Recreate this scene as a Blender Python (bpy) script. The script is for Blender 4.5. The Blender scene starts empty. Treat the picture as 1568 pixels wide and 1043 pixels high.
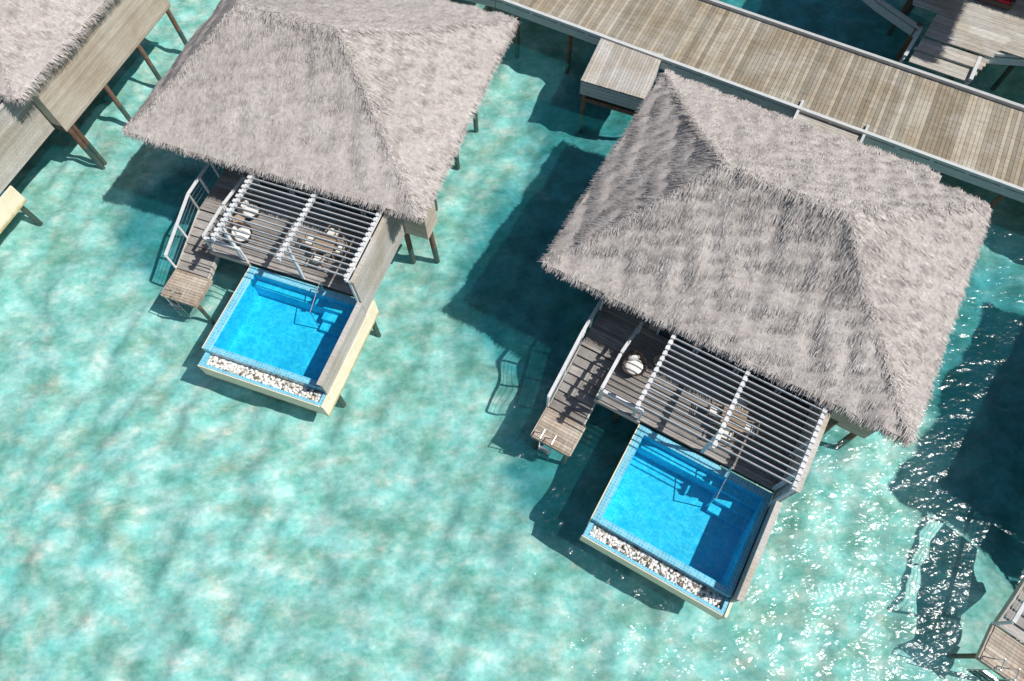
import bpy, math, random
import numpy as np
from mathutils import Vector, Matrix
random.seed(7); rng=np.random.default_rng(7)
S=bpy.context.scene
S.view_settings.view_transform='Standard'; S.view_settings.look='None'; S.view_settings.exposure=0
col=bpy.context.collection

# ---------------------------------------------------------------- materials
def newmat(n):
    m=bpy.data.materials.new(n); m.use_nodes=True
    nt=m.node_tree; nt.nodes.clear(); return m,nt,nt.nodes,nt.links
def out(nt,sh):
    o=nt.nodes.new('ShaderNodeOutputMaterial'); nt.links.new(sh,o.inputs['Surface'])
def coords(nt,scale=(1,1,1),rot=(0,0,0)):
    t=nt.nodes.new('ShaderNodeTexCoord'); m=nt.nodes.new('ShaderNodeMapping')
    m.inputs['Scale'].default_value=scale; m.inputs['Rotation'].default_value=rot
    nt.links.new(t.outputs['Object'],m.inputs['Vector']); return m.outputs[0]
def noise(nt,vec,scale,detail=3,rough=.55,dist=0.0):
    n=nt.nodes.new('ShaderNodeTexNoise'); n.inputs['Scale'].default_value=scale
    n.inputs['Detail'].default_value=detail; n.inputs['Roughness'].default_value=rough
    n.inputs['Distortion'].default_value=dist
    nt.links.new(vec,n.inputs['Vector']); return n.outputs['Fac']
def ramp(nt,fac,stops,ease=False):
    r=nt.nodes.new('ShaderNodeValToRGB'); cr=r.color_ramp
    if ease: cr.interpolation='EASE'
    while len(cr.elements)<len(stops): cr.elements.new(.5)
    for e,(p,c) in zip(cr.elements,stops):
        e.position=p; e.color=(c[0],c[1],c[2],1) if hasattr(c,'__len__') else (c,c,c,1)
    nt.links.new(fac,r.inputs[0]); return r.outputs[0]
def mul(nt,a,b,fac=1.0,mode='MULTIPLY'):
    m=nt.nodes.new('ShaderNodeMix'); m.data_type='RGBA'; m.blend_type=mode
    if isinstance(fac,(int,float)): m.inputs[0].default_value=fac
    else: nt.links.new(fac,m.inputs[0])
    for s,v in ((m.inputs[6],a),(m.inputs[7],b)):
        if isinstance(v,tuple): s.default_value=(*v,1)
        else: nt.links.new(v,s)
    return m.outputs[2]
def mathn(nt,op,a,b=0.0):
    m=nt.nodes.new('ShaderNodeMath'); m.operation=op
    for i,v in enumerate((a,b)):
        if isinstance(v,(int,float)): m.inputs[i].default_value=v
        else: nt.links.new(v,m.inputs[i])
    return m.outputs[0]
def attr(nt,name='rnd'):
    a=nt.nodes.new('ShaderNodeAttribute'); a.attribute_name=name; return a.outputs['Fac']
def bump(nt,h,strength,dist):
    b=nt.nodes.new('ShaderNodeBump'); b.inputs['Strength'].default_value=strength
    b.inputs['Distance'].default_value=dist; nt.links.new(h,b.inputs['Height']); return b.outputs[0]
def princ(nt,colr,rough=.8,normal=None,spec=.3,metal=0):
    p=nt.nodes.new('ShaderNodeBsdfPrincipled')
    if isinstance(colr,tuple): p.inputs['Base Color'].default_value=(*colr,1)
    else: nt.links.new(colr,p.inputs['Base Color'])
    p.inputs['Roughness'].default_value=rough; p.inputs['Metallic'].default_value=metal
    p.inputs['Specular IOR Level'].default_value=spec
    if normal is not None: nt.links.new(normal,p.inputs['Normal'])
    out(nt,p.outputs[0]); return p
def m_wood(name,c1,c2,scale=(1,1,1),stain=None,var=.35):
    m,nt,N,L=newmat(name)
    v=coords(nt,scale)
    g=noise(nt,v,5,4,.65)
    c=ramp(nt,g,[(.3,c1),(.7,c2)])
    r=ramp(nt,attr(nt),[(0,1-var),(1,1+var*.6)])
    c=mul(nt,c,r)
    if stain: c=mul(nt,c,ramp(nt,noise(nt,coords(nt),.55,4,.6),[(.4,stain),(.6,(1,1,1))]))
    princ(nt,c,.85); return m
M={}
M['walk']=m_wood('boardwalk_timber',(.31,.28,.225),(.50,.455,.375),(.35,3,1),stain=(.80,.73,.64),var=.34)
M['deck']=m_wood('grey_deck_timber',(.27,.25,.235),(.46,.43,.40),(.5,4,1),stain=(.75,.72,.7),var=.3)
M['brown']=m_wood('tan_deck_timber',(.38,.32,.26),(.58,.51,.43),(2,.5,1),stain=(.8,.72,.65),var=.25)
M['pale']=m_wood('pale_weathered_timber',(.40,.385,.36),(.60,.57,.53),(.6,3,3),stain=(.85,.80,.72),var=.2)
M['white']=m_wood('white_painted_timber',(.60,.61,.62),(.76,.76,.76),(1,1,1),var=.1)
M['slat']=m_wood('pergola_slat_paint',(.38,.38,.39),(.54,.54,.55),(1,1,1),var=.15)
M['kerb']=m_wood('painted_kerb_timber',(.46,.48,.48),(.6,.61,.6),(.4,2,2),var=.15)
M['cladding']=m_wood('wall_cladding',(.44,.39,.32),(.60,.54,.45),(.4,.4,5),stain=(.85,.8,.75),var=.15)
M['pile']=m_wood('pile_timber',(.12,.07,.045),(.24,.15,.11),(2,2,.6),var=.3)
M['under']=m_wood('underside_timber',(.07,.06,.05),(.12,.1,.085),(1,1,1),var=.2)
M['fabric']=m_wood('cushion_fabric',(.70,.69,.66),(.8,.79,.76),(1,1,1),var=.05)
M['wicker']=m_wood('dark_wicker',(.05,.035,.03),(.11,.08,.065),(6,6,6),var=.2)
M['teak']=m_wood('teak',(.30,.22,.16),(.42,.33,.25),(1,6,1),var=.2)
m,nt,N,L=newmat('cream_render')
c=ramp(nt,noise(nt,coords(nt),2.2,5,.6),[(.3,(.78,.67,.48)),(.7,(.88,.80,.61))])
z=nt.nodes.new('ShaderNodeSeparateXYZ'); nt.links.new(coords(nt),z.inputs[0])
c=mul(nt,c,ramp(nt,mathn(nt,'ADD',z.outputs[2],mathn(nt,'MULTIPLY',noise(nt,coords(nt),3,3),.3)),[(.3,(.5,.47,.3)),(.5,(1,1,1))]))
princ(nt,c,.85); M['cream']=m
m,nt,N,L=newmat('dark_glass'); princ(nt,(.03,.05,.06),.08,spec=.5); M['glass']=m
m,nt,N,L=newmat('stainless_steel'); princ(nt,(.6,.62,.64),.35,metal=1); M['steel']=m
m,nt,N,L=newmat('red_fabric'); princ(nt,ramp(nt,noise(nt,coords(nt),9),[(.3,(.35,.01,.03)),(.7,(.5,.02,.05))]),.9); M['red']=m
def m_tile(name,c1,c2,grout,scale,rough=.25):
    m,nt,N,L=newmat(name)
    t=nt.nodes.new('ShaderNodeTexCoord')
    sp=nt.nodes.new('ShaderNodeSeparateXYZ'); nt.links.new(t.outputs['Object'],sp.inputs[0])
    cb=nt.nodes.new('ShaderNodeCombineXYZ')
    nt.links.new(sp.outputs[0],cb.inputs[0]); nt.links.new(mathn(nt,'ADD',sp.outputs[1],sp.outputs[2]),cb.inputs[1])
    b=nt.nodes.new('ShaderNodeTexBrick'); b.offset=0; b.inputs['Scale'].default_value=scale
    b.inputs['Brick Width'].default_value=1; b.inputs['Row Height'].default_value=1
    b.inputs['Mortar Size'].default_value=.07; b.inputs['Bias'].default_value=0
    b.inputs['Color1'].default_value=(*c1,1); b.inputs['Color2'].default_value=(*c2,1); b.inputs['Mortar'].default_value=(*grout,1)
    nt.links.new(cb.outputs[0],b.inputs['Vector'])
    c=mul(nt,b.outputs[0],ramp(nt,noise(nt,coords(nt),1.5,3),[(.3,.85),(.7,1.1)]))
    princ(nt,c,rough,spec=.4); return m
M['tile']=m_tile('pool_rim_mosaic',(.10,.48,.66),(.20,.58,.74),(.42,.68,.76),8)
M['tile_in']=m_tile('pool_basin_mosaic',(.02,.57,.80),(.03,.62,.84),(.05,.64,.84),8,.6)
# thatch
m,nt,N,L=newmat('palm_thatch')
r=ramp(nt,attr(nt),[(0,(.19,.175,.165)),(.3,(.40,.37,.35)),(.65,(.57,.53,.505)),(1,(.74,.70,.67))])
a=ramp(nt,noise(nt,coords(nt),.4,3,.6),[(.3,(.90,.88,.87)),(.7,(1.05,1.04,1.03))])
b=ramp(nt,noise(nt,coords(nt),5.5,3,.7),[(.34,(.78,.77,.76)),(.56,(1.04,1.04,1.04))])
c=mul(nt,mul(nt,r,a),b)
princ(nt,c,.95,spec=.05); M['thatch']=m
m,nt,N,L=newmat('pebble_stone')
princ(nt,ramp(nt,attr(nt),[(0,(.05,.045,.04)),(.2,(.3,.25,.2)),(.3,(.72,.70,.66)),(1,(.88,.87,.84))]),.7); M['pebble']=m
# pool water
m,nt,N,L=newmat('pool_water')
v=coords(nt,(1,1.3,1),(0,0,.6))
h=noise(nt,v,3.0,1,.5)
n=bump(nt,h,1,.05)
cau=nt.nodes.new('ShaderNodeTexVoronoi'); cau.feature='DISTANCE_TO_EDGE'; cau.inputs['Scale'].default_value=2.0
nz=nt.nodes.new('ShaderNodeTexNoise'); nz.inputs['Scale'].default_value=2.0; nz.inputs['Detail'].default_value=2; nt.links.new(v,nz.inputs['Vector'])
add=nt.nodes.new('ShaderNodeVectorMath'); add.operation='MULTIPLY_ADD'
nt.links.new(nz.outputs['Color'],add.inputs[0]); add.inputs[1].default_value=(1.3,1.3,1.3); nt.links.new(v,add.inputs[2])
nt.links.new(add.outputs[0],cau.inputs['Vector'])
tc=ramp(nt,cau.outputs['Distance'],[(.0,(1,1,1)),(.06,(.74,.95,.98)),(.16,(.50,.87,.96)),(.5,(.40,.81,.95))])  # caustic light lines painted into the pool water tint
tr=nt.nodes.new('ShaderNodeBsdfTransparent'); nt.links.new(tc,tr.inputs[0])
gl=nt.nodes.new('ShaderNodeBsdfGlossy'); gl.inputs['Roughness'].default_value=.12; nt.links.new(n,gl.inputs['Normal'])
mx=nt.nodes.new('ShaderNodeMixShader'); mx.inputs[0].default_value=.025; nt.links.new(tr.outputs[0],mx.inputs[1]); nt.links.new(gl.outputs[0],mx.inputs[2])
out(nt,mx.outputs[0]); M['poolw']=m
# sea water
m,nt,N,L=newmat('lagoon_water')
v=coords(nt,(1,1.5,1),(0,0,math.radians(-28)))
h1=noise(nt,v,.75,1,.5); h2=noise(nt,v,2.6,1,.5); h3=noise(nt,v,8,1,.5)
hh=mathn(nt,'ADD',mathn(nt,'MULTIPLY',h1,.20),mathn(nt,'ADD',mathn(nt,'MULTIPLY',h2,.075),mathn(nt,'MULTIPLY',h3,.013)))
n=bump(nt,hh,1,1.0)
lens=noise(nt,coords(nt,(1,1.4,1),(0,0,math.radians(-20))),.95,4,.62)
tc=ramp(nt,lens,[(.34,(.51,.865,.86)),(.46,(.62,.90,.895)),(.56,(.74,.935,.925)),(.66,(.96,.99,.98))])  # sunlight focused by waves, painted as bright patches in the tint
rip=noise(nt,v,4.0,3,.62)
tc=mul(nt,tc,ramp(nt,rip,[(.34,(.82,.915,.925)),(.47,(.96,.98,.98)),(.60,(1.08,1.04,1.04))]))  # finer ripple brightness painted into the same tint
tr=nt.nodes.new('ShaderNodeBsdfTransparent'); nt.links.new(tc,tr.inputs[0])
df=nt.nodes.new('ShaderNodeBsdfDiffuse'); df.inputs[0].default_value=(.02,.36,.40,1)
m0=nt.nodes.new('ShaderNodeMixShader'); m0.inputs[0].default_value=.075
nt.links.new(tr.outputs[0],m0.inputs[1]); nt.links.new(df.outputs[0],m0.inputs[2])
gl=nt.nodes.new('ShaderNodeBsdfGlossy'); gl.inputs['Roughness'].default_value=.21; nt.links.new(n,gl.inputs['Normal'])
lw=nt.nodes.new('ShaderNodeLayerWeight'); lw.inputs[0].default_value=.5
fz=mathn(nt,'ADD',mathn(nt,'MULTIPLY',mathn(nt,'POWER',lw.outputs['Facing'],5.0),.9),.022)
mx=nt.nodes.new('ShaderNodeMixShader'); nt.links.new(fz,mx.inputs[0]); nt.links.new(m0.outputs[0],mx.inputs[1]); nt.links.new(gl.outputs[0],mx.inputs[2])
out(nt,mx.outputs[0]); M['sea']=m
# seabed: pale sand with algae; caustic brightness and soft structure shadows painted in
m,nt,N,L=newmat('sand_seabed')
v=coords(nt,(1,1.5,1),(0,0,math.radians(-35)))
a=noise(nt,v,.6,4,.6)
c=ramp(nt,a,[(.34,(.50,.54,.44)),(.46,(.66,.68,.60)),(.56,(.80,.80,.74)),(.68,(.90,.90,.85))])  # sand and algae tones, with caustic brightness mixed into the colour
c=mul(nt,c,ramp(nt,noise(nt,coords(nt),2.4,3,.65),[(.36,(.83,.85,.83)),(.58,(1.04,1.04,1.04))]))
c=mul(nt,c,ramp(nt,noise(nt,coords(nt),.07,2,.5),[(.38,(.84,.89,.89)),(.6,(1,1,1))]))
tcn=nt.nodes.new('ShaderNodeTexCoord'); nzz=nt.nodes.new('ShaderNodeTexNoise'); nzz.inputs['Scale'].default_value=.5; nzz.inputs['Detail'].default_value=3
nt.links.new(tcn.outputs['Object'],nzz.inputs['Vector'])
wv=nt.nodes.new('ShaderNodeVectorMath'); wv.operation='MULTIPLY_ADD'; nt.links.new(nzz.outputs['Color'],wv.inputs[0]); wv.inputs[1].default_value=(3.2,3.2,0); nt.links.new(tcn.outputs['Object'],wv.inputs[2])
shade_mask=None
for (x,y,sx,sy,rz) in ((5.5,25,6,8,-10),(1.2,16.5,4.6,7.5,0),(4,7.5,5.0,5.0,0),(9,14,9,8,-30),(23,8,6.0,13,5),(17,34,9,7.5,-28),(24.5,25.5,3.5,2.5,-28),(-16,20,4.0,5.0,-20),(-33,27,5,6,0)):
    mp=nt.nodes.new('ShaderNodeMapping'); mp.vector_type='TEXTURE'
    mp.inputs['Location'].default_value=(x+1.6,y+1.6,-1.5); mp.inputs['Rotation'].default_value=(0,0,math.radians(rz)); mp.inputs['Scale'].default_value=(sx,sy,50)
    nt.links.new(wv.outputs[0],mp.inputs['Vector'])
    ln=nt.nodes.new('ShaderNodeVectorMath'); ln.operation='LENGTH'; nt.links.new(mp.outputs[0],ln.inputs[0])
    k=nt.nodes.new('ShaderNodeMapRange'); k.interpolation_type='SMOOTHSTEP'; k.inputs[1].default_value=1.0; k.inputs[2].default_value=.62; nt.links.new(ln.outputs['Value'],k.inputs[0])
    shade_mask=k.outputs[0] if shade_mask is None else mathn(nt,'MAXIMUM',shade_mask,k.outputs[0])
c=mul(nt,c,(.06,.40,.50),mathn(nt,'MULTIPLY',shade_mask,.85))  # painted shade: deepens and softens shadows around villas, walk and pavilion
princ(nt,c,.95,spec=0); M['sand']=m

# ---------------------------------------------------------------- mesh builder
class MB:
    def __init__(s): s.v=[];s.f=[];s.m=[];s.r=[];s.mats=[]
    def mi(s,k):
        if k not in s.mats: s.mats.append(k)
        return s.mats.index(k)
    def poly(s,pts,faces,mat,r=None):
        r=random.random() if r is None else r
        b=len(s.v); s.v+= [tuple(p) for p in pts]; s.r+=[r]*len(pts)
        k=s.mi(mat)
        for f in faces: s.f.append(tuple(b+i for i in f)); s.m.append(k)
    def box(s,x0,x1,y0,y1,z0,z1,mat,r=None):
        if x0>x1:x0,x1=x1,x0
        if y0>y1:y0,y1=y1,y0
        p=[(x0,y0,z0),(x1,y0,z0),(x1,y1,z0),(x0,y1,z0),(x0,y0,z1),(x1,y0,z1),(x1,y1,z1),(x0,y1,z1)]
        s.poly(p,[(0,3,2,1),(4,5,6,7),(0,1,5,4),(1,2,6,5),(2,3,7,6),(3,0,4,7)],mat,r)
    def beam(s,a,b,w,h,mat,r=None):
        a=Vector(a);b=Vector(b);d=(b-a).normalized()
        up=Vector((0,0,1)) if abs(d.z)<.95 else Vector((0,1,0))
        sd=d.cross(up).normalized()*w/2; u=sd.cross(d).normalized()*h/2
        p=[a-sd-u,a+sd-u,a+sd+u,a-sd+u,b-sd-u,b+sd-u,b+sd+u,b-sd+u]
        s.poly(p,[(0,3,2,1),(4,5,6,7),(0,1,5,4),(1,2,6,5),(2,3,7,6),(3,0,4,7)],mat,r)
    def cyl(s,a,b,r0,mat,n=10,r1=None,r=None):
        r1=r0 if r1 is None else r1
        a=Vector(a);b=Vector(b);d=(b-a).normalized()
        up=Vector((0,0,1)) if abs(d.z)<.95 else Vector((0,1,0))
        x=d.cross(up).normalized(); y=x.cross(d)
        p=[]
        for q,rr in ((a,r0),(b,r1)):
            for i in range(n):
                t=2*math.pi*i/n; p.append(q+x*math.cos(t)*rr+y*math.sin(t)*rr)
        f=[(i,(i+1)%n,n+(i+1)%n,n+i) for i in range(n)]+[tuple(range(n))[::-1],tuple(range(n,2*n))]
        s.poly(p,f,mat,r)
    def ball(s,c,rx,ry,rz,mat,n=8,m=5,r=None,rot=0):
        p=[(0,0,1)]
        for j in range(1,m):
            for i in range(n):
                ph=math.pi*j/m; t=2*math.pi*i/n
                p.append((math.sin(ph)*math.cos(t),math.sin(ph)*math.sin(t),math.cos(ph)))
        p.append((0,0,-1))
        cr,sr=math.cos(rot),math.sin(rot)
        P=[(c[0]+(x*rx*cr-y*ry*sr),c[1]+(x*rx*sr+y*ry*cr),c[2]+z*rz) for x,y,z in p]
        f=[(0,1+i,1+(i+1)%n) for i in range(n)]
        for j in range(m-2):
            for i in range(n):
                a=1+j*n+i;b=1+j*n+(i+1)%n; f.append((a,a+n,b+n,b))
        l=len(p)-1
        f+=[(l,1+(m-2)*n+(i+1)%n,1+(m-2)*n+i) for i in range(n)]
        s.poly(P,f,mat,r)
    def planks(s,x0,x1,y0,y1,z,mat,along='x',pitch=.15,gap=.012,th=.04):
        lo,hi=(y0,y1) if along=='x' else (x0,x1)
        n=max(1,round((hi-lo)/pitch)); p=(hi-lo)/n
        for i in range(n):
            a=lo+i*p+gap/2; b=lo+(i+1)*p-gap/2; dz=random.uniform(-.003,.003)
            if along=='x': s.box(x0+random.uniform(-.01,.01),x1+random.uniform(-.01,.01),a,b,z-th,z+dz,mat)
            else: s.box(a,b,y0+random.uniform(-.01,.01),y1+random.uniform(-.01,.01),z-th,z+dz,mat)
    def done(s,name,parent=None,smooth=False,bevel=0):
        me=bpy.data.meshes.new(name); me.from_pydata(s.v,[],s.f); me.update()
        for k in s.mats: me.materials.append(M[k])
        me.polygons.foreach_set('material_index',s.m)
        a=me.attributes.new('rnd','FLOAT','POINT'); a.data.foreach_set('value',s.r)
        if smooth: me.polygons.foreach_set('use_smooth',[True]*len(s.f))
        o=bpy.data.objects.new(name,me); col.objects.link(o)
        if parent: o.parent=parent
        if bevel:
            bv=o.modifiers.new('bevel','BEVEL'); bv.width=bevel; bv.segments=1; bv.limit_method='ANGLE'
        return o

# ---------------------------------------------------------------- thatched roof
K=rng.normal(0,1,(30,2))*np.linspace(.7,7,30)[:,None]; PH=rng.uniform(0,6.28,30); AM=.032/np.sqrt(np.linspace(1,9,30))
def disp(P):
    q=P[:,:2]@K.T+PH
    return (np.sin(q)*AM).sum(1)
def unit(a): return a/np.maximum(np.linalg.norm(a,axis=-1,keepdims=True),1e-9)
def roof(name,parent,LF,RF,RB,LB,R1,R2,extra=None,seed=1,dens=360,rough=1.0):
    g=np.random.default_rng(seed)
    faces=[(LF,RF,R2,R1),(RF,RB,R2,R2),(RB,LB,R1,R2),(LB,LF,R1,R1)]
    if extra: faces.append(extra)
    V=[];F=[];Rn=[];nv=0
    def addq(a,b,c,d,r):
        nonlocal nv
        n=len(a); V.append(np.stack([a,b,c,d],1).reshape(-1,3)); Rn.append(np.repeat(r,4))
        F.append(np.arange(4*n).reshape(-1,4)+nv); nv+=4*n
    zr=R1[2]; ze=LF[2]
    def surf(f,s,t):
        A,B,C,D=[np.array(p,float) for p in f]
        e=A+(B-A)*s[:,None]; r=D+(C-D)*s[:,None]
        P=e+(r-e)*t[:,None]
        tt=np.clip((P[:,2]-ze)/(zr-ze),0,1)
        P=P.copy(); P[:,2]+=-.22*np.sin(np.pi*tt)+disp(P)*rough
        return P
    for f in faces:
        A,B,C,D=[np.array(p,float) for p in f]
        ns=int(np.linalg.norm(B-A)/.14)+2; nt_=int(np.linalg.norm((C+D)/2-(A+B)/2)/.14)+2
        s,t=np.meshgrid(np.linspace(0,1,ns),np.linspace(0,1,nt_)); P=surf(f,s.ravel(),t.ravel())
        V.append(P); Rn.append(np.full(len(P),.45)); i=np.arange(ns*nt_).reshape(nt_,ns)
        q=np.stack([i[:-1,:-1],i[:-1,1:],i[1:,1:],i[1:,:-1]],-1).reshape(-1,4)+nv
        F.append(q); nv+=len(P)
        mid_e=(A+B)/2; mid_r=(C+D)/2
        nn=np.cross(B-A,mid_r-mid_e); nn/=np.linalg.norm(nn); nn*=np.sign(nn[2])
        ed=(B-A)/np.linalg.norm(B-A); dn=np.cross(nn,ed); dn*=-np.sign(dn[2]) if dn[2]!=0 else 1
        area=.5*(np.linalg.norm(B-A)+np.linalg.norm(C-D))*np.linalg.norm(np.cross(ed,mid_r-mid_e))
        n=int(area*dens)
        wr=np.linalg.norm(C-D)/np.linalg.norm(B-A)
        t=g.uniform(0,1,n*3); keep=g.uniform(0,1,n*3)<(1-(1-wr)*t); t=t[keep][:n]; n=len(t); s=g.uniform(0,1,n)
        P=surf(f,s,t)
        ang=g.normal(0,.15,n)
        d=dn*np.cos(ang)[:,None]+ed*np.sin(ang)[:,None]
        cell=np.floor(P[:,0]/.3)*131+np.floor(P[:,1]/.3)*17; cr=np.modf(np.sin(cell*12.9898)*43758.5)[0]
        Ln=g.uniform(.12,.32,n); wd=g.uniform(.006,.017,n); lift=(g.uniform(.0,.014,n)+.014*np.abs(cr))*rough
        sd=unit(np.cross(np.broadcast_to(nn,d.shape),d))
        tip=P+d*Ln[:,None]+nn*lift[:,None]
        r=np.clip(g.normal(.54,.23*rough,n)+.08*cr,0,1)
        b0=P+nn*.006
        addq(b0-sd*wd[:,None],b0+sd*wd[:,None],tip+sd*wd[:,None]*.5,tip-sd*wd[:,None]*.5,r)
        outw=np.cross(ed,[0,0,1]); 
        if np.dot(outw,mid_e-mid_r)<0: outw=-outw
        m=int(np.linalg.norm(B-A)*120); s=g.uniform(0,1,m)
        P=surf(f,s,np.zeros(m))
        zoff=g.uniform(-.26,.02,m)
        P[:,2]+=zoff; P-=outw*g.uniform(.05,.25,m)[:,None]
        d=outw*g.uniform(.5,1,m)[:,None]+np.array([0,0,-1])*g.uniform(.25,.9,m)[:,None]+ed*g.normal(0,.14,m)[:,None]
        d=unit(d); Ln=g.uniform(.18,.32,m); wd=g.uniform(.009,.02,m)
        sd=unit(np.cross(d,np.array([0,0,1.])))
        tip=P+d*Ln[:,None]
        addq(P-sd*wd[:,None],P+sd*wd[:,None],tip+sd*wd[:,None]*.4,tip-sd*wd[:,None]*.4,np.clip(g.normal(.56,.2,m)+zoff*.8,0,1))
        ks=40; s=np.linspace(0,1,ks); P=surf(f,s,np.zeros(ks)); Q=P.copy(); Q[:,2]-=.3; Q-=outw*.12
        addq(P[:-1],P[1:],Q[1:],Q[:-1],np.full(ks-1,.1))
    for a,b in ((LF,R1),(LB,R1),(RF,R2),(RB,R2),(R1,R2)):
        a=np.array(a,float);b=np.array(b,float);L=np.linalg.norm(b-a); n=int(L*130)
        u=g.uniform(0.02,1,n); P=a+(b-a)*u[:,None]; tt=np.clip((P[:,2]-ze)/(zr-ze),0,1); P[:,2]+=-.22*np.sin(np.pi*tt)+disp(P)*rough
        ax=(b-a)/L; side=unit(np.cross(ax,[0,0,1.])); sg=g.choice([-1,1],n)
        P+=side*g.normal(0,.08,n)[:,None]; P[:,2]+=.03
        d=unit(-ax*g.uniform(.4,1.1,n)[:,None]*(0 if abs(ax[2])<.01 else 1)+side*(sg*g.uniform(.3,1,n))[:,None]+np.array([0,0,-1])*g.uniform(.2,.35,n)[:,None])
        Ln=g.uniform(.15,.30,n); wd=g.uniform(.008,.018,n); sd=unit(np.cross(d,np.array([0,0,1.])))
        tip=P+d*Ln[:,None]
        addq(P-sd*wd[:,None],P+sd*wd[:,None],tip+sd*wd[:,None]*.5,tip-sd*wd[:,None]*.5,np.clip(g.normal(.62,.16,n),0,1))
    P=np.array([LF,RF,RB,LB],float); c=P.mean(0); P=c+(P-c)*.97; P[:,2]-=.3
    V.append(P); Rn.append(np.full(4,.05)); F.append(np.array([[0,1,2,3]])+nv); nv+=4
    V=np.concatenate(V);F=np.concatenate(F);Rn=np.concatenate(Rn)
    me=bpy.data.meshes.new(name); me.vertices.add(len(V)); me.vertices.foreach_set('co',V.ravel().astype(np.float32))
    me.loops.add(F.size); me.loops.foreach_set('vertex_index',F.ravel().astype(np.int32))
    me.polygons.add(len(F)); me.polygons.foreach_set('loop_start',np.arange(0,F.size,4,dtype=np.int32))
    me.polygons.foreach_set('loop_total',np.full(len(F),4,dtype=np.int32))
    me.update(calc_edges=True); me.validate()
    a=me.attributes.new('rnd','FLOAT','POINT'); a.data.foreach_set('value',Rn.astype(np.float32))
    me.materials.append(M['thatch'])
    o=bpy.data.objects.new(name,me); col.objects.link(o); o.parent=parent; return o

# ---------------------------------------------------------------- furniture (top-level)
def place(o,origin,rot,x,y,z,r=0):
    o.matrix_world=Matrix.Translation(origin)@Matrix.Rotation(rot,4,'Z')@Matrix.Translation((x,y,z))@Matrix.Rotation(r,4,'Z')
def lounge_chair():
    b=MB(); n=20
    for i in range(n):
        t0=2*math.pi*i/n; t1=2*math.pi*(i+1)/n
        hh=lambda t:.42+.32*max(0,math.sin(t))
        p=[]
        for t in (t0,t1):
            c,s_=math.cos(t),math.sin(t)
            p+=[(c*.34,s_*.34,.12),(c*.50,s_*.50,hh(t)),(c*.45,s_*.45,hh(t)),(c*.30,s_*.30,.16)]
        b.poly(p,[(0,4,5,1),(1,5,6,2),(2,6,7,3),(3,7,4,0)],'wicker')
    b.cyl((0,0,.0),(0,0,.14),.30,'wicker',16)
    b.cyl((0,0,.14),(0,0,.30),.33,'fabric',18,r1=.36)
    b.ball((0,0,.31),.36,.36,.08,'fabric',16,6)
    b.ball((0,.27,.5),.25,.10,.2,'fabric',10,6)
    return b.done('lounge_chair')
def dining_chair():
    b=MB()
    for x in (-.23,.23):
        for y in (-.22,.22): b.beam((x,y,0),(x,y,.44 if y<0 else .86),.045,.045,'teak')
        b.beam((x,-.24,.64),(x,.22,.66),.05,.03,'teak')
        b.beam((x,-.22,.44),(x,-.22,.64),.04,.04,'teak')
    for i in range(5): b.box(-.24,.24,-.24+i*.096,-.24+i*.096+.08,.42,.45,'teak')
    b.box(-.21,.21,-.2,.2,.455,.51,'fabric')
    for z in (.58,.68,.78): b.beam((-.23,.23,z),(.23,.23,z),.02,.06,'teak')
    return b.done('dining_chair',bevel=.006)
def dining_table():
    b=MB(); b.planks(-.45,.45,-.45,.45,.75,'teak','x',.11,.01,.03)
    for x in (-.38,.38):
        b.beam((x,-.38,.68),(x,.38,.68),.04,.08,'teak')
        for y in (-.38,.38): b.beam((x,y,0),(x,y,.71),.06,.06,'teak')
    return b.done('dining_table',bevel=.006)
def side_table():
    b=MB(); b.cyl((0,0,.38),(0,0,.42),.26,'teak',20); b.cyl((0,0,0),(0,0,.38),.05,'wicker',8); b.cyl((0,0,0),(0,0,.03),.18,'wicker',16)
    return b.done('side_table')

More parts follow.
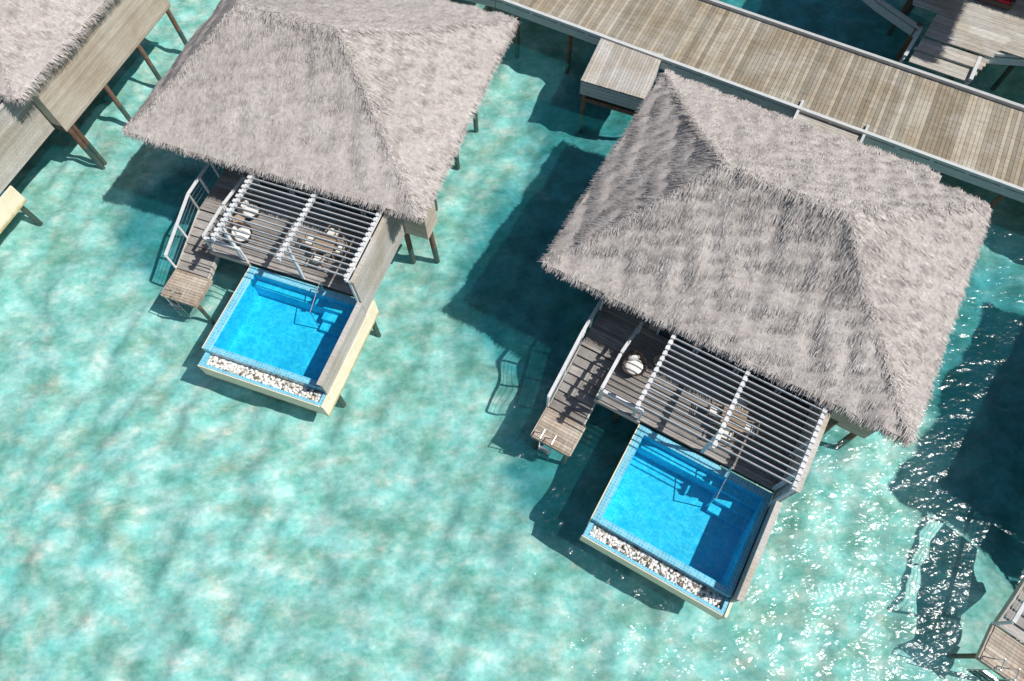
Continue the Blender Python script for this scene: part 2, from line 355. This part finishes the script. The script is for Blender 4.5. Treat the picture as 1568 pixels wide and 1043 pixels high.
# ---------------------------------------------------------------- villa
ZD=1.7
def villa(LF,rotdeg,W,D,ridge,dx=0.,notch=False,seed=1,stair=(0,0),furn='R',ze=4.6,zr=7.5,inset=1.6,rough=1.0):
    rot=math.radians(rotdeg); org=Vector((LF[0],LF[1],0))
    E=bpy.data.objects.new('overwater_villa',None); col.objects.link(E); E.location=org; E.rotation_euler=(0,0,rot)
    r1=(ridge[0],D/2-.35,zr); r2=(ridge[1],D/2-.35,zr)
    ex=None
    if notch:
        k=.75; dz=(zr-ze)/(D/2)*k
        ex=((12.3,D+k,ze-dz*.6),(-.1,D+k*.35,ze-dz*.4),(0,D,ze),(12.2,D,ze))
    roof('thatched_roof',E,(0,0,ze),(W,0,ze),(W,D,ze),(0,D,ze),r1,r2,ex,seed,rough=rough)
    b=MB(); x0,x1=4.6,W-inset; y0,y1=1.0,D-1.0
    b.box(x0,x1,y0,y1,ZD,ze-.15,'cladding',.5)
    for i in range(21):
        z=ZD-.35+i*.155
        if z>ze-.4: break
        b.box(x1,x1+.03,y0,y1,z,z+.145,'cladding'); b.box(x0-.03,x0,y0,y1,z,z+.145,'cladding')
        b.box(x0,x1,y1,y1+.03,z,z+.145,'cladding')
        if inset>1: b.box(x1+.031,W-.45,y0,y0+1.1,z,z+.145,'cladding')
    b.box(x0,x1,y0,y1,ZD-.4,ZD-.005,'under')
    for k in range(4):
        a=x0+.4+k*1.75
        b.box(a,a+1.6,y0-.03,y0,ZD+.05,ZD+2.3,'glass'); b.beam((a,y0-.04,ZD),(a,y0-.04,ZD+2.35),.08,.08,'white')
        b.beam((a+1.6,y0-.04,ZD),(a+1.6,y0-.04,ZD+2.35),.08,.08,'white'); b.beam((a-.04,y0-.045,ZD+2.4),(a+1.64,y0-.045,ZD+2.4),.08,.1,'white')
    b.done('walls',E)
    X=dx
    b=MB()
    b.planks(X+2.5,x0-.03,1.0,D-1.2,ZD,'deck','x',.16)
    b.planks(X+4.1,X+11.5,-2.78,.97,ZD,'deck','x',.15)
    b.planks(X+2.5,X+4.1,-1.0,.98,ZD,'deck','x',.15)
    b.box(X+2.5,x0-.05,1.0,D-1.2,ZD-.25,ZD-.045,'under'); b.box(X+2.52,X+11.5,-.98,.97,ZD-.28,ZD-.045,'under'); b.box(X+4.12,X+11.5,-2.76,-.99,ZD-.28,ZD-.045,'under')
    b.beam((X+4.1,-2.83,ZD-.12),(X+6.0,-2.83,ZD-.12),.06,.26,'pale'); b.beam((X+4.06,-2.86,ZD-.12),(X+4.06,-1.03,ZD-.12),.06,.26,'pale')
    b.done('deck',E)
    b=MB()
    for x,ys,zt_ in ((2.8+X,(-.6,3,6.5,9.6),ZD-.3),(5,(-2,1.5,5,8.5),ZD-.3),(8.5,(1.5,5,8.5),ZD-.42),(x1-.05,(1.2,4.2,7.2,10),ZD-.42),(W-.6,(1.5,),ZD-.36),(X+6.6,(-6.2,-3.6),.09),(X+11.45,(-6.6,-2.9),.09)):
        for y in ys: b.cyl((x+ (.12 if 8.6<x<11.2 or x>12.2 else 0),y,-1.9),(x,y,zt_),.13,'pile',12)
    b.done('piles',E)
    sx,so=stair; b=MB(); xa,xb=X+2.5+sx,X+4.1+sx
    n=7; ya,yb=-1.02-so,-3.7-so
    if so>0: b.planks(xa,xb,-1.02-so,-1.02,ZD,'deck','x',.15)
    for i in range(n):
        y=ya+(yb-ya)*i/n; z=ZD-(i+1)*(ZD-.75)/(n+1)
        b.box(xa+.05,xb-.05,y,y+(yb-ya)/n-.02,z-.05,z,'deck')
    for x in (xa,xb): b.beam((x,ya,ZD-.15),(x,yb,.68),.07,.26,'pale')
    b.planks(xa,xb+.05,yb-1.35,yb,.75,'brown','x',.14)
    b.box(xa+.02,xb+.03,yb-1.33,yb-.02,.5,.70,'under')
    b.beam((xa-.02,yb-1.39,.62),(xb+.07,yb-1.39,.62),.07,.2,'brown')
    b.beam((xa-.04,yb-1.38,.62),(xa-.04,yb,.62),.06,.2,'brown'); b.beam((xb+.09,yb-1.38,.62),(xb+.09,yb,.62),.06,.2,'brown')
    for x in (xa+.1,xb-.1): b.cyl((x,yb-1.2,-1.9),(x,yb-1.2,.6),.09,'pile',10)
    b.done('swim_stairs',E)
    b=MB(); lx=(xa+xb)/2-.15
    for x in (lx-.25,lx+.25):
        b.cyl((x,yb-1.1,.75),(x,yb-1.1,1.3),.02,'steel',8); b.cyl((x,yb-1.1,1.3),(x,yb-1.5,1.3),.02,'steel',8); b.cyl((x,yb-1.5,1.3),(x,yb-1.55,-.7),.02,'steel',8)
    for z in (.4,.1,-.2,-.5): b.beam((lx-.25,yb-1.55,z),(lx+.25,yb-1.55,z),.1,.03,'steel')
    b.done('swim_ladder',E)
    b=MB()
    def rail(p,q,hh=1.0,n=3,wires=3):
        p=Vector(p);q=Vector(q)
        for i in range(n+1):
            c=p.lerp(q,i/n); b.beam(c-Vector((0,0,.15)),c+Vector((0,0,hh)),.08,.08,'white')
        b.beam(p+Vector((0,0,hh+.03)),q+Vector((0,0,hh+.03)),.13,.055,'white')
        for k in range(wires):
            z=Vector((0,0,hh*(k+1)/(wires+1))); b.cyl(p+z,q+z,.008,'steel',5)
    rail((xa-.06,.9,ZD),(xa-.06,-1.0,ZD),1.0,2); rail((xa-.06,-1.0,ZD),(xa-.06,yb,.75),1.0,2)
    rail((X+4.16,-1.1,ZD),(X+4.16,-2.72,ZD),1.0,1); rail((X+4.25,-2.78,ZD),(X+5.9,-2.78,ZD),1.0,1)
    rail((X+4.3,.6,ZD),(X+4.16,-1.0,ZD),1.0,1)
    b.done('railings',E)
    b=MB(); zp=4.25
    xs=(X+5.65,X+8.55,X+11.42)
    ny=17; ys=[-3.25+i*(3.25+.75)/(ny-1) for i in range(ny)]
    for x in xs:
        b.beam((x,1.0,zp-.1),(x,-3.4,zp-.1),.10,.18,'white')
        for y in ys: b.box(x-.08,x+.08,y-.07,y+.07,zp-.008,zp+.075,'white')
        b.beam((x,-2.72,ZD),(x,-2.72,zp-.19),.12,.12,'white')
    for i in range(2):
        for y in ys: b.box(xs[i]+.082,xs[i+1]-.082,y-.02,y+.02,zp-.04,zp+.05,'slat')
    b.done('pergola',E)
    b=MB(); wx=X+11.56
    for z in np.arange(ZD-.3,3.95,.16): b.box(wx,wx+.1,-3.3,.95,z,z+.15,'pale')
    b.box(wx-.03,wx+.16,-3.33,.95,4.0,4.05,'pale')
    for z in np.arange(1.25,2.3,.16): b.box(wx,wx+.1,-7.1,-3.32,z,z+.15,'pale')
    b.box(wx-.06,wx+.16,-7.15,-3.34,2.375,2.42,'pale')
    for y in (-3.3,-1.2,.9): b.beam((wx-.05,y,ZD-.2),(wx-.05,y,4.0),.09,.09,'white')
    b.done('privacy_wall',E)
    b=MB(); px0,px1=X+6.05,X+11.5; py0,py1=-2.86,-7.0
    zt=1.56; t=.3
    b.box(px0,px0+t,py1,py0,.25,zt,'tile'); b.box(px1-.22,px1,py1,py0-.3,.25,zt,'tile')
    b.box(px0+t,px1,py0-.3,py0,.25,zt-.004,'tile')
    b.box(px0+t,px1-.22,py1,py1+.24,.25,1.50,'tile')
    b.box(px0+t,px1-.22,py1+.24,py0-.3,.15,.3,'tile_in')
    b.box(px0+t,px0+t+.02,py1+.24,py0-.3,.3,1.47,'tile_in'); b.box(px1-.24,px1-.22,py1+.24,py0-.3,.3,1.47,'tile_in')
    b.box(px0+t+.02,px1-.24,py0-.32,py0-.3,.3,1.47,'tile_in'); b.box(px0+t+.02,px1-.24,py1+.24,py1+.26,.3,1.46,'tile_in')
    for i,zz in enumerate((1.2,.9,.6)):
        b.box(px1-1.75+.0,px1-.24,py0-.32-.38*(i+1),py0-.32-.38*i,.3,zz,'tile_in')
    b.box(px0+t+.02,px1-1.75,py0-.32-.35,py0-.32,.3,1.1,'tile_in')
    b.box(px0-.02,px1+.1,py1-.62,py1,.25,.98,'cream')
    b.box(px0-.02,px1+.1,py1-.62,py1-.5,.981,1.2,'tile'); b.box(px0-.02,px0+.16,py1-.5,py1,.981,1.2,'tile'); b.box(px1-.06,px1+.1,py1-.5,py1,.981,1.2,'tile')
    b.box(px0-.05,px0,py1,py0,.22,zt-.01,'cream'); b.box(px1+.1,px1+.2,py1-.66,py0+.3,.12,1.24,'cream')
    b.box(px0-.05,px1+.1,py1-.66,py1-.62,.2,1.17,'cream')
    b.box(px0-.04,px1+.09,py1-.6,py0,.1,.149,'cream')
    b.done('swimming_pool_basin',E)
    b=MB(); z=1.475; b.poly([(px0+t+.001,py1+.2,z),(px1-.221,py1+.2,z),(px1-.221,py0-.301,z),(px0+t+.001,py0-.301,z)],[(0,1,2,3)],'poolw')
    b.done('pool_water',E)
    b=MB()
    for i in range(520):
        x=random.uniform(px0+.2,px1-.1); y=random.uniform(py1-.46,py1-.05); s_=random.uniform(.035,.07)
        b.ball((x,y,1.0+random.uniform(.0,.07)),s_*1.3,s_,s_*.7,'pebble',6,4,rot=random.uniform(0,3))
    b.done('pebbles',E)
    b=MB(); hx=px1-1.85
    b.cyl((hx,py0-.15,zt),(hx,py0-.15,zt+.85),.022,'steel',8); b.cyl((hx,py0-.15,zt+.85),(hx,py0-1.35,zt+.35),.022,'steel',8); b.cyl((hx,py0-1.35,zt+.35),(hx,py0-1.35,.5),.022,'steel',8)
    b.done('pool_handrail',E)
    def pl(o,x,y,r=0): place(o,org,rot,x,y,ZD+.004,r)
    if furn=='R':
        pl(lounge_chair(),X+4.8,-.95,.6); pl(side_table(),X+5.6,-.3)
    else:
        pl(lounge_chair(),X+4.95,-.5,1.3); pl(lounge_chair(),X+5.2,-1.75,1.8); pl(side_table(),X+4.75,-1.15)
    pl(dining_table(),X+9.0,-1.2,.15)
    for a in (0,math.pi/2,math.pi,3*math.pi/2):
        pl(dining_chair(),X+9.0-math.sin(a)*.72,-1.2+math.cos(a)*.72,a+random.uniform(-.2,.2))
    return E
villa((1.15,13.74),-29.7,14.3,11.3,(4.5,9.1),0,True,1,furn='R',rough=.95)
villa((-16.48,20.24),-19,13.6,11.8,(3.6,8.25),.4,False,2,furn='L',rough=.7)
villa((-34.9,26.9),-20,14.3,11.3,(4.5,9.1),1.6,False,3,furn='L',inset=.45,rough=.75)
villa((20.3,5.4),-38,14.3,11.3,(4.5,9.1),0,False,4,stair=(-2.3,1.6),furn='R')

# ---------------------------------------------------------------- boardwalk
ZW=1.9
def walk_mesh(name,L0,L1,Wd,org,rot,parent):
    b=MB(); n=int((L1-L0)/.19); p=(L1-L0)/n
    for i in range(n):
        x=L0+i*p; b.box(x+.008,x+p-.008,.1+random.uniform(-.01,.01),Wd-.1,ZW-.05,ZW+random.uniform(-.004,.004),'walk')
    for y in (.0,Wd):
        b.box(L0,L1,y-.09,y+.09,ZW+.06,ZW+.2,'kerb'); b.box(L0,L1,y-.06,y+.06,ZW-.45,ZW-.052,'kerb')
        k=L0+.5
        while k<L1: b.box(k-.1,k+.1,y-.07,y+.07,ZW-.05,ZW+.059,'kerb'); k+=1.6
    for y in (1.2,2.5,3.8): b.box(L0,L1,y-.08,y+.08,ZW-.35,ZW-.055,'under')
    k=L0+1
    while k<L1:
        b.box(k-.1,k+.1,.1,Wd-.1,ZW-.6,ZW-.36,'under')
        for y in (.5,Wd-.5): b.cyl((k,y,-1.9),(k,y,ZW-.4),.14,'pile',10)
        k+=3.2
    o=b.done(name,parent); o.location=org; o.rotation_euler=(0,0,rot)
    return o
BW=bpy.data.objects.new('boardwalk',None); col.objects.link(BW)
walk_mesh('main_span',0,40,5.05,(-.83,31.58,0),math.radians(-27.7),BW)
walk_mesh('bend_span',-40,-.05,5.05,(-.83,31.58,0),math.radians(-19),BW)
def dirs(rot): return Vector((math.cos(rot),math.sin(rot),0)),Vector((-math.sin(rot),math.cos(rot),0))
for (cx,cy,rt,ln) in ((14.6,22.1,-29,3.6),(-6.2,32.1,-19,3.4)):
    b=MB(); b.planks(-1.6,1.6,-ln/2,ln/2,0,'pale','x',.16)
    for x in (-1.6,1.6): b.beam((x,-ln/2,.12),(x,ln/2,.12),.12,.12,'kerb'); b.beam((x,-ln/2,-.2),(x,ln/2,-.2),.1,.28,'kerb')
    o=b.done('entrance_bridge'); o.location=(cx,cy,ZW-.05); o.rotation_euler=(0,0,math.radians(rt))
b=MB(); b.planks(-1.65,1.65,-1.6,1.6,0,'pale','y',.16)
for i in range(4):
    z=-.08-i*.2
    b.box(-1.62,1.62,-1.6,-1.55,z-.19,z-.01,'kerb'); b.box(-1.62,-1.57,-1.55,1.55,z-.19,z-.01,'kerb'); b.box(1.57,1.62,-1.55,1.55,z-.19,z-.01,'kerb')
b.box(-1.56,1.56,-1.54,1.54,-.85,-.06,'under')
for x in (-1.4,1.4):
    for y in (-1.4,1.4): b.cyl((x,y,-3.9),(x,y,-.8),.13,'pile',10)
b.beam((-1.6,-1.45,-1.25),(1.6,-1.45,-1.25),.15,.25,'pile')
o=b.done('timber_jetty_box'); o.location=(5.5,26.65,2.0); o.rotation_euler=(0,0,math.radians(-22))
b=MB(); rt=math.radians(-27.7)
def ekerb(pts,z):
    for p,q in zip(pts[:-1],pts[1:]):
        b.beam((*p,z+.12),(*q,z+.12),.17,.14,'kerb'); b.beam((*p,z-.25),(*q,z-.25),.12,.4,'kerb')
ux,uy=dirs(rt)
base0=Vector((19.95,27.25,0)); 
for i in range(14):
    d=uy*(i*.3); z=ZW+.02+ (0 if i<3 else (.15 if i<6 else .3))
    p0=base0+d+ux*(.035*i); p1=base0+d+ux*(3.0+.1*i)
    b.beam((p0.x,p0.y,z-.03),(p1.x,p1.y,z-.03),.285,.06,'pale')
b.beam((base0+uy*.85).to_tuple()[:2]+(ZW+.06,),(base0+uy*.85+ux*3.1).to_tuple()[:2]+(ZW+.06,),.06,.12,'kerb')
o0=Vector((21.3,29.6,0))
for i in range(60):
    d=uy*(i*.18+1.0); p0=o0+d-ux*(1.0+i*.02); p1=o0+d+ux*14
    b.beam((p0.x,p0.y,ZW+.29),(p1.x,p1.y,ZW+.29),.168,.05,'pale')
for i in range(7):
    d=-uy*(i*.18)+uy*.82; p0=o0+d+ux*1.2; p1=o0+d+ux*14
    b.beam((p0.x,p0.y,ZW+.29),(p1.x,p1.y,ZW+.29),.168,.05,'pale')
ekerb([(19.67,27.35),(20.97,29.3),(19.4,31.3),(16.5,36)],ZW)
ekerb([(22.5,25.75),(23.6,27.6),(26.5,27.3),(34,23.5)],ZW)
for i in range(24):  # out-of-frame deck strip, added to shade the water in the opening
    p0=Vector((26.6,25.2,0))+ux*(i*.2); p1=p0+uy*1.9
    b.beam((p0.x,p0.y-1.1,ZW+.0),(p1.x,p1.y,ZW+.0),.19,.05,'pale')
for x,y in ((20.9,29.5),(23.6,28.3),(27,29),(22,33),(28,33)): b.cyl((x,y,-1.9),(x,y,ZW+.2),.14,'pile',10)
b.done('junction_terrace')
b=MB(); b.box(-.9,.9,-.4,.4,.12,.38,'wicker'); b.box(-.9,.9,.25,.42,.38,.75,'wicker'); b.box(-.9,-.72,-.4,.25,.38,.58,'wicker'); b.box(.72,.9,-.4,.25,.38,.58,'wicker')
b.box(-.7,-.01,-.38,.24,.385,.5,'red'); b.box(.01,.7,-.38,.24,.385,.5,'red')
for x in (-.8,.8):
    for y in (-.3,.3): b.beam((x,y,0),(x,y,.12),.06,.06,'wicker')
o=b.done('outdoor_sofa',bevel=.02); o.location=(25.0,31.0,ZW+.32); o.rotation_euler=(0,0,math.radians(-28))
P=bpy.data.objects.new('offframe_thatched_pavilion',None); col.objects.link(P); P.location=(19.3,29.3,0); P.rotation_euler=(0,0,rt)  # unseen building; roofs placed and shaped to shade water beyond the walk
roof('thatched_roof',P,(-1.5,-.3,7),(6.2,-.3,7),(6.2,10,7),(-1.5,10,7),(2.5,4,9.2),(2.7,6,9.2),None,9,100)
roof('offframe_rear_roof',P,(6.3,4.5,7),(18,4.5,7),(18,13,7),(6.3,13,7),(10,8.7,9.5),(14,8.7,9.5),None,10,100)
b=MB()
for x,y in ((1,5.5),(5,6.5),(1,9.3),(5,9.3),(9,7),(16,7),(9,12),(16,12)): b.cyl((x,y,-1.9),(x,y,7.6),.16,'pile',12)
b.done('columns',P)

# ---------------------------------------------------------------- sea and seabed
b=MB(); b.poly([(-1500,-1500,0),(1500,-1500,0),(1500,1500,0),(-1500,1500,0)],[(0,1,2,3)],'sea'); b.done('lagoon_water')
gx=np.concatenate([[-1500,-400,-120,-60],np.arange(-38,38,.28),[60,120,400,1500]])
gy=np.concatenate([[-1500,-400,-100,-30],np.arange(-8,48,.28),[60,120,400,1500]])
XX,YY=np.meshgrid(gx,gy)
K2=rng.normal(0,1,(34,2))*np.linspace(.5,4.2,34)[:,None]; P2=rng.uniform(0,6.28,34); A2=.085/np.linspace(1,4,34)
h=np.sin(np.stack([XX.ravel(),YY.ravel()],1)@K2.T+P2)@A2
far=(np.abs(XX.ravel())>39)|(YY.ravel()<-9)|(YY.ravel()>49); h[far]=0
Vv=np.stack([XX.ravel(),YY.ravel(),-1.5+h],1); ny_,nx_=XX.shape; i=np.arange(nx_*ny_).reshape(ny_,nx_)
F=np.stack([i[:-1,:-1],i[:-1,1:],i[1:,1:],i[1:,:-1]],-1).reshape(-1,4)
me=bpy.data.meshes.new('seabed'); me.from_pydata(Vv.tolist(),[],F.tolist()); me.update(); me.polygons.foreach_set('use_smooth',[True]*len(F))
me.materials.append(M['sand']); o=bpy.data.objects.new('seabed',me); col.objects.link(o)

# ---------------------------------------------------------------- light, sky, camera
sd=Vector((.58,-.14,.80)).normalized(); el=math.asin(sd.z); az=math.atan2(sd.x,sd.y)
w=bpy.data.worlds.new('World'); S.world=w; w.use_nodes=True
nt=w.node_tree; bg=nt.nodes['Background']; sk=nt.nodes.new('ShaderNodeTexSky'); sk.sky_type='NISHITA'; sk.sun_disc=False
sk.sun_elevation=el; sk.sun_rotation=az; nt.links.new(sk.outputs[0],bg.inputs[0]); bg.inputs[1].default_value=.078
l=bpy.data.lights.new('sun','SUN'); l.energy=4.6; l.angle=math.radians(.55); l.color=(1,.96,.90)
o=bpy.data.objects.new('sun',l); col.objects.link(o); o.rotation_euler=sd.to_track_quat('Z','Y').to_euler()
c=bpy.data.cameras.new('camera'); c.lens=24; c.sensor_width=36; c.clip_end=4000
o=bpy.data.objects.new('camera',c); col.objects.link(o); o.location=(0,0,27); o.rotation_euler=(math.radians(25),0,0); S.camera=o
